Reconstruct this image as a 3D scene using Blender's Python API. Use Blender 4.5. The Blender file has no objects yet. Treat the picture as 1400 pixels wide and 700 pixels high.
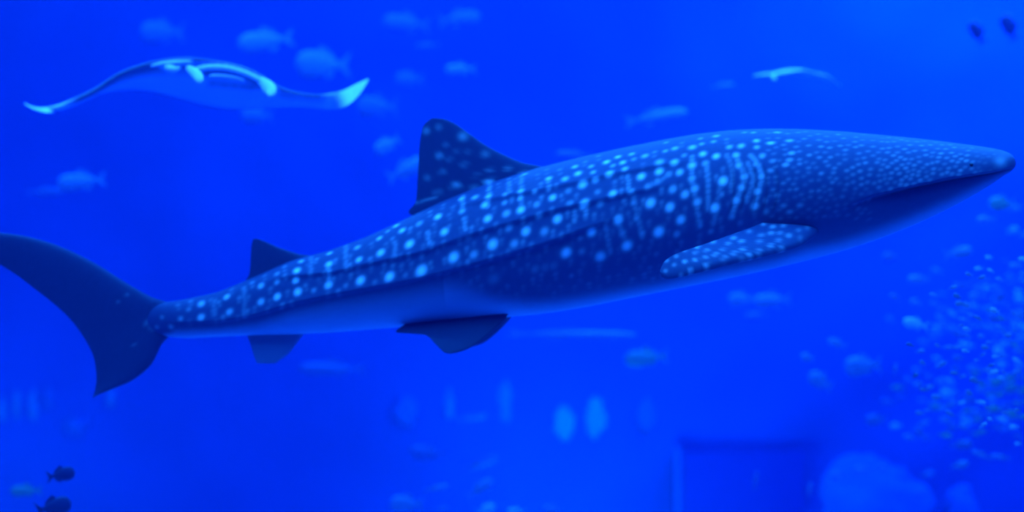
import bpy, bmesh, math, random
import numpy as np
from mathutils import Vector, noise

random.seed(7)
rng = np.random.default_rng(7)
scene = bpy.context.scene
C = scene.collection

# ------------------------------------------------------------------ camera
F = 2000.0                       # focal length in pixels of the 1400 x 700 frame
CAM = Vector((0.0, 0.0, 5.4))
cd = bpy.data.cameras.new('camera')
cd.sensor_width = 36.0
cd.lens = 36.0 * F / 1400.0
cd.clip_end = 200
cd.dof.use_dof = True            # the murky water keeps nothing quite sharp
cd.dof.focus_distance = 9.9
cd.dof.aperture_fstop = 0.45
cam = bpy.data.objects.new('camera', cd)
C.objects.link(cam)
cam.location = CAM
cam.rotation_euler = (math.pi / 2, 0, 0)
scene.camera = cam

# ------------------------------------------------------------------ world, lights, exposure
scene.view_settings.view_transform = 'Standard'
scene.view_settings.look = 'None'
scene.view_settings.gamma = 1.0
scene.view_settings.exposure = 0.0
world = bpy.data.worlds.new('aquarium_hall')
scene.world = world
world.use_nodes = True
bg = world.node_tree.nodes['Background']
bg.inputs['Color'].default_value = (0.0, 0.06, 1.0, 1)
bg.inputs['Strength'].default_value = 0.09


def area(name, loc, target, sx, sy, power, col):
    l = bpy.data.lights.new(name, 'AREA')
    l.shape = 'RECTANGLE'
    l.size, l.size_y = sx, sy
    l.energy = power
    l.color = col
    o = bpy.data.objects.new(name, l)
    C.objects.link(o)
    o.location = loc
    o.rotation_euler = (Vector(target) - Vector(loc)).to_track_quat('-Z', 'Y').to_euler()
    return o


# daylight panels in the roof above the tank
area('roof_light', (0.0, 14.0, 12.2), (0.0, 14.0, 0.0), 26, 22, 20500, (0.09, 0.5, 1.0))
area('roof_light', (9.0, 22.0, 12.0), (9.5, 25.5, 4.0), 7, 5, 4500, (0.09, 0.5, 1.0))

# added fill lights, out of view, brightening the foot of the far wall
area('wall_fill_light', (1.0, 23.0, 0.25), (1.0, 27.0, 2.6), 3.5, 0.4, 420, (0.03, 1.0, 0.9))
area('wall_fill_light', (-9.4, 23.0, 0.25), (-9.6, 27.0, 2.6), 2.0, 0.4, 330, (0.03, 0.85, 0.9))

# ------------------------------------------------------------------ helpers


def P(px, py, Y):
    """the point of the tank at distance Y that the photograph shows at px, py"""
    return Vector(((px - 700.0) / F * Y, Y, CAM.z - (py - 350.0) / F * Y))


def tag(o, label=None, cat=None, group=None, kind=None):
    if label: o['label'] = label
    if cat: o['category'] = cat
    if group: o['group'] = group
    if kind: o['kind'] = kind
    return o


def empty(name, loc):
    o = bpy.data.objects.new(name, None)
    o.empty_display_size = 0.1
    o.location = loc
    C.objects.link(o)
    return o


def mesh_obj(name, verts, faces, mat, parent=None, smooth=True, pattern=None, weld=None):
    me = bpy.data.meshes.new(name)
    me.from_pydata([tuple(v) for v in verts], [], [tuple(f) for f in faces])
    me.update()
    if pattern is not None:
        ca = me.color_attributes.new('pattern', 'FLOAT_COLOR', 'POINT')
        ca.data.foreach_set('color', np.asarray(pattern, dtype=np.float32).ravel())
    if weld is not None:
        bm = bmesh.new(); bm.from_mesh(me)
        bmesh.ops.remove_doubles(bm, verts=bm.verts, dist=weld)
        bmesh.ops.recalc_face_normals(bm, faces=bm.faces)
        bm.to_mesh(me); bm.free()
    if smooth:
        me.polygons.foreach_set('use_smooth', [True] * len(me.polygons))
    me.materials.append(mat)
    o = bpy.data.objects.new(name, me)
    C.objects.link(o)
    if parent is not None:
        o.parent = parent
        o.location = -Vector(parent.location)
    return o


def grid_faces(n, m, wrap=True):
    f = []
    for i in range(n - 1):
        for j in range(m if wrap else m - 1):
            k = (j + 1) % m
            f.append((i * m + j, i * m + k, (i + 1) * m + k, (i + 1) * m + j))
    return f


def resample(pts, n):
    pts = np.asarray(pts, float)
    # Catmull-Rom through the points, then equal steps of the point index
    t = np.linspace(0, len(pts) - 1, n)
    out = []
    for x in t:
        i = min(int(x), len(pts) - 2); u = x - i
        p0 = pts[max(i - 1, 0)]; p1 = pts[i]; p2 = pts[i + 1]; p3 = pts[min(i + 2, len(pts) - 1)]
        out.append(0.5 * ((2 * p1) + (-p0 + p2) * u + (2 * p0 - 5 * p1 + 4 * p2 - p3) * u * u + (-p0 + 3 * p1 - 3 * p2 + p3) * u ** 3))
    return np.array(out)


# ------------------------------------------------------------------ materials


def new_mat(name):
    m = bpy.data.materials.new(name)
    m.use_nodes = True
    nt = m.node_tree
    b = nt.nodes['Principled BSDF']
    return m, nt, b


def add_bump(nt, b, scale, strength, dist=0.01, detail=4):
    tc = nt.nodes.new('ShaderNodeTexCoord')
    n = nt.nodes.new('ShaderNodeTexNoise')
    n.inputs['Scale'].default_value = scale
    n.inputs['Detail'].default_value = detail
    nt.links.new(tc.outputs['Object'], n.inputs['Vector'])
    bp = nt.nodes.new('ShaderNodeBump')
    bp.inputs['Strength'].default_value = strength
    bp.inputs['Distance'].default_value = dist
    nt.links.new(n.outputs['Fac'], bp.inputs['Height'])
    nt.links.new(bp.outputs['Normal'], b.inputs['Normal'])
    return n


def noise_mat(name, c1, c2, scale=3.0, rough=0.6, bump=0.2, bdist=0.01, spec=0.3):
    m, nt, b = new_mat(name)
    n = add_bump(nt, b, scale, bump, bdist)
    mx = nt.nodes.new('ShaderNodeMix'); mx.data_type = 'RGBA'
    mx.inputs[6].default_value = (*c1, 1); mx.inputs[7].default_value = (*c2, 1)
    nt.links.new(n.outputs['Fac'], mx.inputs[0])
    nt.links.new(mx.outputs[2], b.inputs['Base Color'])
    b.inputs['Roughness'].default_value = rough
    b.inputs['Specular IOR Level'].default_value = spec
    return m


def skin_mat(name, dark, spot, belly, rough=0.55, scale=25, spec=0.25):
    """hide of an animal: R of the attribute is the pale spots, G the pale belly, B dark marks"""
    m, nt, b = new_mat(name)
    n = add_bump(nt, b, scale, 0.15, 0.006)
    at = nt.nodes.new('ShaderNodeAttribute'); at.attribute_name = 'pattern'
    sep = nt.nodes.new('ShaderNodeSeparateColor')
    nt.links.new(at.outputs['Color'], sep.inputs[0])
    var = nt.nodes.new('ShaderNodeMix'); var.data_type = 'RGBA'
    var.inputs[6].default_value = (*[c * 0.8 for c in dark], 1)
    var.inputs[7].default_value = (*[c * 1.2 for c in dark], 1)
    nt.links.new(n.outputs['Fac'], var.inputs[0])

    def mix(fac, a, col):
        x = nt.nodes.new('ShaderNodeMix'); x.data_type = 'RGBA'
        nt.links.new(fac, x.inputs[0]); nt.links.new(a, x.inputs[6])
        x.inputs[7].default_value = (*col, 1)
        return x.outputs[2]
    c = mix(sep.outputs[1], var.outputs[2], belly)
    c = mix(sep.outputs[0], c, spot)
    c = mix(sep.outputs[2], c, (0.01, 0.015, 0.025))
    nt.links.new(c, b.inputs['Base Color'])
    b.inputs['Roughness'].default_value = rough
    b.inputs['Specular IOR Level'].default_value = spec
    return m


M_SHARK = skin_mat('whale_shark_hide', (0.022, 0.048, 0.125), (0.7, 0.88, 0.95), (0.26, 0.28, 0.46), spec=0.12)
M_MANTA = skin_mat('manta_hide', (0.03, 0.05, 0.12), (0.7, 0.62, 0.9), (0.5, 0.42, 0.72))
M_EYE = noise_mat('eye', (0.005, 0.005, 0.008), (0.01, 0.01, 0.015), rough=0.15, bump=0)
M_DARK = noise_mat('dark_mouth', (0.015, 0.03, 0.06), (0.02, 0.04, 0.08), bump=0.1)
M_PALE = noise_mat('white_skin', (0.7, 0.6, 0.88), (0.78, 0.68, 0.92), bump=0.05)
M_BLUEPALE = noise_mat('pale_blue_skin', (0.4, 0.36, 0.7), (0.5, 0.44, 0.8), bump=0.05)
M_GLOWPATCH = noise_mat('bright_light_patch', (0.03, 0.26, 0.4), (0.06, 0.48, 0.55), 1.1, 0.85, 0.6, 0.1, 0.1)  # glow of the brightest wall patches put into the colour
M_LIGHTPATCH = noise_mat('soft_light_patch', (0.02, 0.2, 0.40), (0.03, 0.3, 0.5), 1.1, 0.85, 0.6, 0.1, 0.1)  # softer light patches of the far wall, painted as a paler tone
M_SILVER = noise_mat('silver_scales', (0.12, 0.19, 0.33), (0.2, 0.28, 0.44), 9, 0.4, 0.2, 0.02)
M_BRIGHT = noise_mat('bright_silver_scales', (0.3, 0.4, 0.5), (0.45, 0.55, 0.65), 9, 0.4, 0.2, 0.02)
M_OLIVE = noise_mat('olive_scales', (0.09, 0.22, 0.2), (0.15, 0.32, 0.28), 9, 0.5, 0.2, 0.02)
M_BLACKFISH = noise_mat('dark_scales', (0.012, 0.025, 0.09), (0.02, 0.035, 0.12), 9, 0.6, 0.2, 0.02)
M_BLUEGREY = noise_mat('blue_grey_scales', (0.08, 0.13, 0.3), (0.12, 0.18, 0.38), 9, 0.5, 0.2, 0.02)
M_WALL = noise_mat('blue_painted_tank_wall', (0.01, 0.086, 0.31), (0.015, 0.116, 0.40), 0.35, 0.85, 0.3, 0.08, 0.1)
M_FLOOR = noise_mat('tank_sand', (0.55, 0.55, 0.65), (0.75, 0.75, 0.8), 1.5, 0.9, 0.4, 0.05, 0.1)
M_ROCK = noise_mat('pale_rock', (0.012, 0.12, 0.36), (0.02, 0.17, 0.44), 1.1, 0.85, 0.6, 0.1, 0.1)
M_GLASSDARK = noise_mat('dark_window_pane', (0.012, 0.05, 0.28), (0.014, 0.055, 0.30), 0.5, 0.2, 0.0)

# ------------------------------------------------------------------ the water and the tank
WALL_Y, TANK_X, TOP = 27.0, 17.0, 11.2


def box_obj(name, lo, hi, mat, parent=None):
    v = [(x, y, z) for x in (lo[0], hi[0]) for y in (lo[1], hi[1]) for z in (lo[2], hi[2])]
    f = [(0, 1, 3, 2), (4, 6, 7, 5), (0, 4, 5, 1), (2, 3, 7, 6), (0, 2, 6, 4), (1, 5, 7, 3)]
    return mesh_obj(name, v, f, mat, parent, smooth=False)


mw = bpy.data.materials.new('sea_water'); mw.use_nodes = True
nt = mw.node_tree
nt.nodes.remove(nt.nodes['Principled BSDF'])
out = nt.nodes['Material Output']
sc_ = nt.nodes.new('ShaderNodeVolumeScatter')
sc_.inputs['Color'].default_value = (0.02, 0.09, 1.0, 1)
sc_.inputs['Density'].default_value = 0.005
sc_.inputs['Anisotropy'].default_value = 0.2
ab_ = nt.nodes.new('ShaderNodeVolumeAbsorption')
ab_.inputs['Color'].default_value = (0.6, 0.80, 0.94, 1)
ab_.inputs['Density'].default_value = 0.30
ad_ = nt.nodes.new('ShaderNodeAddShader')
nt.links.new(sc_.outputs[0], ad_.inputs[0]); nt.links.new(ab_.outputs[0], ad_.inputs[1])
nt.links.new(ad_.outputs[0], out.inputs['Volume'])
water = box_obj('water', (-TANK_X - 1, -2, -0.6), (TANK_X + 1, WALL_Y + 1.2, TOP), mw)
tag(water, 'deep blue sea water filling the whole aquarium tank', 'water', kind='structure')


def relief(name, o, u, v, nu, nv, amp, mat, nrm):
    vs = []
    for i in range(nu + 1):
        for j in range(nv + 1):
            p = Vector(o) + Vector(u) * (i / nu) + Vector(v) * (j / nv)
            p = p + Vector(nrm) * amp * (noise.noise(p * 0.35) + 0.5 * noise.noise(p * 0.9))
            vs.append(p)
    return tag(mesh_obj(name, vs, grid_faces(nu + 1, nv + 1, False), mat), kind='structure')


relief('wall_back', (-TANK_X, WALL_Y, -0.4), (2 * TANK_X, 0, 0), (0, 0, TOP + 0.4), 110, 40, 0.25, M_WALL, (0, -1, 0))
relief('wall_left', (-TANK_X, 0, -0.4), (0, WALL_Y + .3, 0), (0, 0, TOP + 0.4), 60, 30, 0.2, M_WALL, (1, 0, 0))
relief('wall_right', (TANK_X, 0, -0.4), (0, WALL_Y + .3, 0), (0, 0, TOP + 0.4), 60, 30, 0.2, M_WALL, (-1, 0, 0))
relief('floor', (-TANK_X, 0, 0), (2 * TANK_X, 0, 0), (0, WALL_Y + .3, 0), 90, 70, 0.12, M_FLOOR, (0, 0, 1))

# ------------------------------------------------------------------ whale shark
Y_TAIL, Y_HEAD = 12.0, 11.05
PX0, PX1 = 180.0, 1383.0
NC, NR = 700, 264


def axis_y(px):
    return Y_TAIL + (Y_HEAD - Y_TAIL) * (px - PX0) / (PX1 - PX0)


TOPC = [(180, 430), (206, 419), (217, 414), (250, 410), (300, 399), (350, 378), (400, 356), (450, 343), (500, 325), (550, 302), (600, 278), (650, 258), (700, 241), (740, 229), (800, 214),
        (850, 203), (900, 193), (950, 184), (1000, 178.5), (1050, 176.5), (1100, 177.5), (1150, 180.5), (1200, 185), (1250, 190), (1300, 196), (1340, 201.5), (1362, 205), (1374, 209), (1380, 214), (1383, 222)]
BOTC = [(180, 444), (206, 453), (217, 458), (250, 463), (300, 460.5), (350, 458), (400, 457), (450, 455), (500, 451), (550, 447), (600, 442), (650, 438), (700, 433), (750, 428), (800, 420),
        (850, 410), (900, 400), (950, 390), (1000, 380), (1050, 369), (1100, 357), (1150, 344), (1200, 328), (1250, 309), (1300, 286), (1340, 265), (1362, 252), (1374, 244), (1380, 237), (1383, 228)]
WID = [(180, .008), (206, .05), (225, .09), (250, .12), (300, .16), (400, .24), (500, .34), (600, .45), (700, .54), (800, .62), (900, .68), (1000, .71), (1100, .71), (1200, .68),
       (1270, .63), (1320, .55), (1350, .48), (1370, .38), (1380, .26), (1383, .1)]


def curve(tab, sm=0):
    a = np.array(tab, float)

    def f(x):
        x = np.asarray(x, float)
        if sm:
            return (np.interp(x - sm, a[:, 0], a[:, 1]) + np.interp(x, a[:, 0], a[:, 1]) * 2 + np.interp(x + sm, a[:, 0], a[:, 1])) / 4
        return np.interp(x, a[:, 0], a[:, 1])
    return f


tt = np.linspace(0, 1, NC)
cols = PX0 + (PX1 - PX0) * (1 - (1 - tt) ** 1.25)
cols[-1] = PX1
inner = lambda f, x: f(x)
topc, botc, widc = curve(TOPC), curve(BOTC), curve(WID)


def smooth_curve(f, x, s=12):
    """the curve with its corners rounded, the two ends kept"""
    e = np.clip(np.minimum(x - PX0, PX1 - x) / 2.0, 0, s)
    acc = 0
    for k in (-1, -.5, 0, .5, 1):
        acc = acc + f(x + k * e)
    return acc / 5


ct, cb, cw = smooth_curve(topc, cols), smooth_curve(botc, cols), smooth_curve(widc, cols)
Yc = axis_y(cols)
A_DIR = Vector(((PX1 - 700) / F * Y_HEAD - (PX0 - 700) / F * Y_TAIL, Y_HEAD - Y_TAIL, 0)).normalized()
N_NEAR = Vector((A_DIR.y, -A_DIR.x, 0))                       # horizontal, towards the viewer's side
xc = (cols - 700) / F * Yc
zt = CAM.z - (ct - 350) / F * Yc
zb = CAM.z - (cb - 350) / F * Yc
zc, hh = (zt + zb) / 2, (zt - zb) / 2
th = np.linspace(-math.pi, math.pi, NR, endpoint=False)       # 0 = viewer's flank, +90 = back, 180 = far flank
co, si = np.cos(th), np.sin(th)
ex = 0.92
co_ = np.sign(co) * np.abs(co) ** ex
si_ = np.sign(si) * np.abs(si) ** 0.96
off_n = cw[:, None] * co_[None, :]
off_z = hh[:, None] * si_[None, :]


def build_xyz(off_n, off_z):
    X = xc[:, None] + N_NEAR.x * off_n
    Y = Yc[:, None] + N_NEAR.y * off_n
    Z = zc[:, None] + off_z
    return X, Y, Z


def project(X, Y, Z):
    return 700 + F * X / Y, 350 - F * (Z - CAM.z) / Y


# where each point of the hide appears from the viewing place (taken on the near flank, mirrored to the far one)
Xn, Yn, Zn = build_xyz(np.abs(off_n), off_z)
PXn, PYn = project(Xn, Yn, Zn)


def window(x, a, b, soft):
    return np.clip((x - a) / soft, 0, 1) * np.clip((b - x) / soft, 0, 1)


RIDGES = [  # lateral ridges: curve, amplitude
    ([(215, 440), (300, 437), (350, 428), (400, 413), (450, 402), (500, 393), (560, 382), (620, 367), (680, 351), (720, 339), (760, 327), (800, 312), (860, 292), (900, 280)], 0.034, 225, 860),
    ([(330, 396), (387, 378), (454, 372), (491, 363), (580, 343), (643, 320), (700, 303), (760, 286), (830, 270), (900, 255), (950, 246)], 0.022, 350, 930),
    ([(560, 305), (620, 282), (690, 268), (755, 256), (830, 239), (900, 226), (980, 214)], 0.020, 590, 960),
]
disp = np.zeros_like(PXn)
for tab, amp, a, b in RIDGES:
    d = PYn - curve(tab)(PXn)
    prof = np.where(d < 0, np.exp(d / 11.0), np.exp(-(d / 4.0) ** 2))
    disp += amp * prof * window(PXn, a, b, 70)
# lip: the upper jaw stands proud of the lower one
LIP = curve([(1100, 300), (1160, 280), (1193, 267), (1220, 261), (1240, 256), (1257, 252), (1276, 248), (1300, 243), (1331, 238), (1361, 233.5), (1376, 230), (1400, 226)])
d = PYn - LIP(PXn)
wl = np.clip((PXn - 1150) / 90, 0, 1)
disp += wl * np.where(d < 0, 0.016 * np.exp(d / 7.0), np.where(d < 4, 0.016 - (0.016 + 0.075) * d / 4, -0.075 * np.exp(-(d - 4) / 26.0)))
# gill slits: five shallow curved grooves above the pectoral fin
for k in range(5):
    xg = 1000 + 15 * k
    gx = xg - 5 * ((PYn - 255) / 30.0) ** 2 + 4
    disp -= 0.010 * np.exp(-((PXn - gx) / 2.6) ** 2) * window(PYn, 222, 296, 14)
taper = np.clip((PX1 - cols) / 14, 0, 1)[:, None]
off_n2 = off_n + disp * co_[None, :] * taper
off_z2 = off_z + disp * si_[None, :] * 0.6 * taper
X, Y, Z = build_xyz(off_n2, off_z2)
Xn, Yn, Zn = build_xyz(np.abs(off_n2), off_z2)
PXn, PYn = project(Xn, Yn, Zn)
# arc length round each section
dn = np.diff(np.concatenate([off_n2, off_n2[:, :1]], 1), axis=1)
dz = np.diff(np.concatenate([off_z2, off_z2[:, :1]], 1), axis=1)
arc = np.concatenate([np.zeros((NC, 1)), np.cumsum(np.hypot(dn, dz), 1)[:, :-1]], 1)
j0 = NR // 2
arc = np.abs(arc - 0) - arc[:, j0:j0 + 1]                     # zero on the viewer's flank
near = np.abs(th) <= math.pi / 2 + 1e-6
arc_near = np.where(near[None, :], arc, np.nan)
# the far flank wears the mirror image of the near one
mirror = (NR - (np.arange(NR) - j0) + (j0 - NR // 2)) % NR
idx = np.arange(NR)
mir = (j0 + (NR // 2 - (idx - j0))) % NR                      # th -> pi - th
arc_sym = np.where(near[None, :], arc, arc[:, mir])
xm = cols * 0 + (cols - PX0) / F * 11.5                       # metres along the body

BELLY = curve([(180, 475), (215, 458), (240, 448), (300, 443), (350, 434), (400, 417), (450, 406), (500, 397), (560, 386), (600, 381), (640, 390), (680, 404), (720, 410), (760, 409), (800, 403), (850, 394), (900, 386), (960, 372),
               (1000, 364), (1060, 352), (1100, 338), (1150, 327), (1200, 311), (1250, 291), (1300, 270), (1350, 247), (1383, 232)])
RIDGE0 = curve(RIDGES[0][0])
SPOTS = [(275, 415, 5, .7), (275, 434, 5, .7), (310, 406, 4.5, .75), (314, 426, 5, .6), (357, 391, 4.5, .7), (357, 412, 5, .7), (380, 406, 5, 1), (379, 386, 4, .5), (378, 374, 4, .4),
         (411, 357, 4, .7), (405, 370, 5, 1), (405, 383, 4.5, .9), (407, 399, 5.5, 1), (430, 397, 4, .4), (258, 423, 4, .3), (246, 436, 4, .4), (234, 447, 4, .35), (221, 434, 3.5, .3), (215, 447, 3.5, .3),
         (450, 346, 4, .8), (449, 361, 5, .9), (450, 390, 5.5, .9), (492, 327, 4, .6), (489, 338, 4.5, .6), (490, 355, 4.5, .85), (493, 383, 6, 1), (473, 390, 4, .3), (516, 317, 3.5, .6),
         (519, 326, 4, .8), (521, 345, 5.5, .9), (533, 378, 6.5, 1), (531, 316, 3.5, .5), (542, 309, 4.5, .9), (549, 315, 4.5, .9), (560, 334, 6, 1), (576, 369, 7.5, 1), (574, 306, 5, .5),
         (599, 296, 5, .95), (607, 317, 5.5, .95), (554, 375, 4, .25), (513, 385, 4, .25), (619, 351, 7, 1),
         (670, 249, 5, 1), (623, 254, 5, .7), (646, 257, 4, .4), (717, 238, 4.5, .6), (713, 261, 4.5, .75), (712, 272, 4, .7), (712, 287, 5.5, 1), (632, 272, 4.5, .8), (631, 288, 4.5, .6),
         (650, 270, 5, .6), (668, 268, 4.5, .8), (663, 280, 5, .95), (666, 299, 5.5, .95), (691, 266, 4, .5), (690, 278, 4, .5), (693, 292, 5.5, .6), (731, 261, 4, .5), (750, 244, 4.5, .8),
         (756, 270, 5, .9), (734, 280, 5, .5), (737, 295, 5, .45), (695, 231, 4, .35), (670, 233, 4, .3),
         (696, 311, 5.5, .45), (718, 316, 6, .95), (673, 335, 7, 1), (647, 349, 6, .5), (703, 332, 6, .5), (744, 317, 6, .5), (763, 299, 6, 1), (774, 346, 7, .85), (798, 281, 5, .9), (779, 277, 4.5, .4),
         (641, 325, 5, .2), (674, 381, 8, .22), (731, 369, 6, .25), (745, 366, 6, .2), (758, 364, 6, .2), (782, 378, 3.5, .25), (793, 327, 4, .25), (795, 345, 5, .3),
         (772, 245, 5, .7), (786, 228, 4.5, .7), (790, 237, 5, .85), (796, 253, 6, .9), (809, 228, 4, .6), (811, 235, 4, .6), (814, 247, 5, .55), (777, 260, 5, .35), (817, 262, 4.5, .35), (779, 278, 4.5, .35),
         (800, 279, 6, .95), (820, 280, 5, .4), (837, 264, 5.5, .9), (845, 301, 6, .9), (809, 317, 6, .8), (830, 221, 5, .85), (845, 214, 4.5, .8), (852, 222, 4.5, .8), (855, 231, 4.5, .7),
         (834, 238, 5.5, .85), (838, 227, 4, .5), (863, 210, 4.5, .6), (867, 217, 4, .4), (877, 242, 5.5, .95), (863, 262, 5, .5), (882, 213, 5, .6), (901, 221, 6, .6), (901, 235, 5.5, .9),
         (922, 222, 5.5, .8), (923, 203, 5, .6), (929, 236, 5, .75), (909, 207, 4, .5), (911, 195, 4, .4), (919, 259, 5.5, .6), (936, 266, 5.5, .75), (890, 278, 6.5, .95), (916, 282, 6, .9),
         (930, 300, 6, .8), (901, 316, 7, .9), (926, 320, 5, .4), (866, 276, 4.5, .4), (870, 297, 4.5, .4), (877, 318, 4.5, .4), (858, 337, 7, .8), (852, 320, 5, .35), (820, 351, 7, .7),
         (886, 255, 5, .4), (898, 247, 5, .4), (914, 239, 5, .4), (898, 347, 4, .2),
         (946, 226, 5.5, .85), (945, 243, 5, .6), (949, 258, 5.5, .7), (954, 276, 5.5, .7), (947, 202, 5.5, .7), (935, 212, 4, .4), (961, 210, 5, .85), (980, 213, 5, .9), (964, 223, 5, .5),
         (988, 248, 6, 1), (978, 284, 6, 1), (987, 267, 4, .4), (1007, 212, 5, .7), (1010, 226, 5, .65), (1017, 241, 5, .7), (1014, 257, 5, .7), (1007, 273, 5.5, .75), (1034, 223, 4.5, .5),
         (1041, 241, 4.5, .6), (1036, 262, 5, .8), (1031, 281, 5.5, .7), (1029, 250, 4, .35), (1021, 268, 4, .35), (1014, 200, 5, .7), (998, 201, 4.5, .6), (1034, 193, 4.5, .75), (1035, 202, 4, .6),
         (1054, 196, 4.5, .8), (979, 186, 5, .6), (975, 194, 4, .5), (958, 189, 4, .4), (959, 197, 4, .5), (1062, 181, 4.5, .6), (1030, 181, 4, .5), (1017, 181, 4, .4), (1000, 298, 4, .3),
         (1012, 306, 4, .2), (972, 316, 4, .3), (1042, 213, 4.5, .55), (1080, 192, 4.5, .6), (1083, 209, 4, .6), (1080, 219, 4, .5), (1074, 226, 4, .55), (1056, 220, 4, .4), (1054, 233, 4, .4),
         (1062, 267, 4, .35), (1047, 275, 4, .3), (1048, 289, 4, .35), (1071, 281, 4, .35), (1079, 289, 4, .4), (1093, 280, 4, .35)]
HEAD = [(1092, 181, .6), (1119, 183, .6), (1146, 184, .7), (1099, 190, .6), (1106, 199, .6), (1122, 201, .7), (1106, 212, .75), (1092, 207, .5), (1156, 205, .6), (1178, 199, .6), (1160, 198, .4),
        (1193, 201, .5), (1174, 209, .5), (1105, 229, .55), (1132, 227, .5), (1122, 237, .75), (1140, 236, .55), (1158, 234, .6), (1176, 235, .65), (1184, 223, .65), (1155, 219, .4), (1147, 224, .45),
        (1109, 261, .55), (1110, 246, .4), (1134, 244, .4), (1158, 244, .35), (1151, 270, .45), (1137, 267, .35), (1122, 270, .4), (1145, 281, .35), (1126, 255, .35), (1186, 250, .5), (1196, 250, .5),
        (1190, 231, .5), (1205, 232, .5), (1210, 218, .5), (1222, 213, .6), (1238, 218, .6), (1220, 223, .5), (1238, 230, .65), (1250, 226, .6), (1219, 237, .6), (1230, 237, .6), (1247, 239, .6),
        (1194, 213, .4), (1206, 194, .5), (1233, 191, .6), (1250, 206, .5), (1287, 210, .7), (1301, 209, .6), (1306, 214, .55), (1321, 220, .75), (1313, 233, .75), (1294, 216, .5), (1282, 221, .5),
        (1267, 225, .55), (1288, 239, .6), (1267, 241, .55), (1301, 238, .5), (1328, 231, .5)]
SPOTS += [(x, y, 3.1, b * .5) for x, y, b in HEAD]
BARS = [([(293, 411), (293, 430)], .28), ([(334, 395), (334, 434)], .28), ([(425, 352), (425, 375)], .3), ([(449, 361), (450, 390)], .6), ([(473, 336), (473, 369)], .35), ([(540, 332), (540, 350)], .35),
        ([(585, 317), (587, 333)], .5), ([(713, 240), (712, 285)], .35), ([(632, 268), (632, 290)], .5), ([(669, 250), (667, 282)], .6), ([(696, 245), (696, 262)], .35), ([(750, 245), (750, 258)], .5),
        ([(634, 300), (636, 314)], .5), ([(785, 290), (785, 303)], .45), ([(801, 279), (801, 293)], .6), ([(858, 240), (860, 258)], .45), ([(866, 270), (878, 325)], .3), ([(843, 300), (855, 330)], .3),
        ([(828, 308), (834, 345)], .28), ([(946, 215), (946, 250)], .5), ([(948, 250), (957, 310)], .4), ([(967, 228), (968, 285)], .45), ([(986, 248), (976, 305)], .3),
        ([(1008, 218), (1013, 228), (1018, 241), (1014, 257), (1007, 273), (1001, 296)], .5), ([(1026, 212), (1035, 223), (1041, 241), (1037, 262), (1031, 282)], .5),
        ([(1022, 222), (1029, 240), (1029, 252), (1021, 275)], .35), ([(994, 212), (1001, 235), (999, 262)], .3), ([(886, 256), (896, 250), (914, 239)], .35), ([(600, 262), (640, 266)], .0)]
pts = [(x, y, r * .95, .92 * b ** 1.35) for x, y, r, b in SPOTS]
for pl, b in BARS:
    if b <= 0: continue
    pl = np.array(pl, float)
    L = np.hypot(*np.diff(pl, axis=0).T).sum()
    for q in resample(pl, max(3, int(L / 3))):
        pts.append((q[0], q[1], 3.6, b * .5))
# the small close spots of the head, between those that stand out
placed = [(x, y) for x, y, *_ in SPOTS]
for _ in range(5000):
    x = rng.uniform(1050, 1362)
    y = rng.uniform(178, LIP(x) - 2 if x > 1190 else 300)
    if y < topc(x) + 1: continue
    dm = 9.0 if x < 1200 else 7.5
    if all((x - a) ** 2 + (1.35 * (y - c)) ** 2 > dm * dm for a, c in placed):
        placed.append((x, y))
        pts.append((x, y, 2.9, rng.uniform(.07, .2) * (1 if y < 260 else .6) * (1 if x < 1335 else .35)))

# faint marks of the back and flank between the bright ones
for _ in range(2500):
    x = rng.uniform(240, 1050)
    lo, hi = topc(x) + 3, BELLY(x) - 4
    y = rng.uniform(lo, hi)
    if all((x - a) ** 2 + (y - c) ** 2 > 11.0 ** 2 for a, c in placed):
        placed.append((x, y))
        b = rng.uniform(.05, .2) * (1 if y < RIDGE0(x) else .5)
        pts.append((x, y, 3.6, b)); pts.append((x, y + 5, 3.2, b * .6))
spot = np.zeros((NC, NR))
nearcols = np.where(near)[0]
PXs, PYs = PXn[:, nearcols], PYn[:, nearcols]
for (x, y, r, b) in pts:
    dd = (PXs - x) ** 2 + (PYs - y) ** 2
    k = int(np.argmin(dd)); ci, cj = divmod(k, len(nearcols))
    if dd.flat[k] > 60: continue
    cj = nearcols[cj]
    rm = r / F * 11.0
    i0, i1 = np.searchsorted(xm, [xm[ci] - 3 * rm, xm[ci] + 3 * rm])
    du = (xm[i0:i1, None] - xm[ci])
    dv = arc_sym[i0:i1] - arc_sym[ci, cj]
    fl = 1.25 if x > 1050 else 1.0                            # the head's spots lie lengthwise
    q = ((du / fl) ** 2 + (dv * fl) ** 2) / (rm * rm)
    spot[i0:i1] = np.maximum(spot[i0:i1], b * np.exp(-q ** 1.3 * 0.9))
# edge of the dark back and flank against the pale belly
bw = np.interp(cols, [206, 300, 450, 560, 640, 700, 1100, 1200, 1340, 1383], [10, 18, 40, 55, 48, 34, 24, 34, 24, 14])[:, None]
bt = np.clip((PYn - BELLY(PXn)) / bw + np.where(cols < 620, 0.08, 0.25)[:, None], 0, 1)
belly = bt * bt * (3 - 2 * bt)
belly = np.where((si[None, :] < -0.97), 1, belly)
dark = np.clip(1 - np.abs(PYn - LIP(PXn) - 3) / 3.0, 0, 1) * np.clip((PXn - 1180) / 40, 0, 1) * 0.8  # mouth line, with the shadow under the lip painted in
for k in range(5):
    gx = 1000 + 15 * k - 5 * ((PYn - 255) / 30.0) ** 2 + 4
    dark = np.maximum(dark, 0.25 * np.exp(-((PXn - gx) / 2.0) ** 2) * window(PYn, 222, 296, 14))
snout = np.exp(-((PXn - 1368) / 8) ** 2 - ((PYn - 222) / 7) ** 2)
spot = np.maximum(spot, 0.25 * snout)
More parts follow.
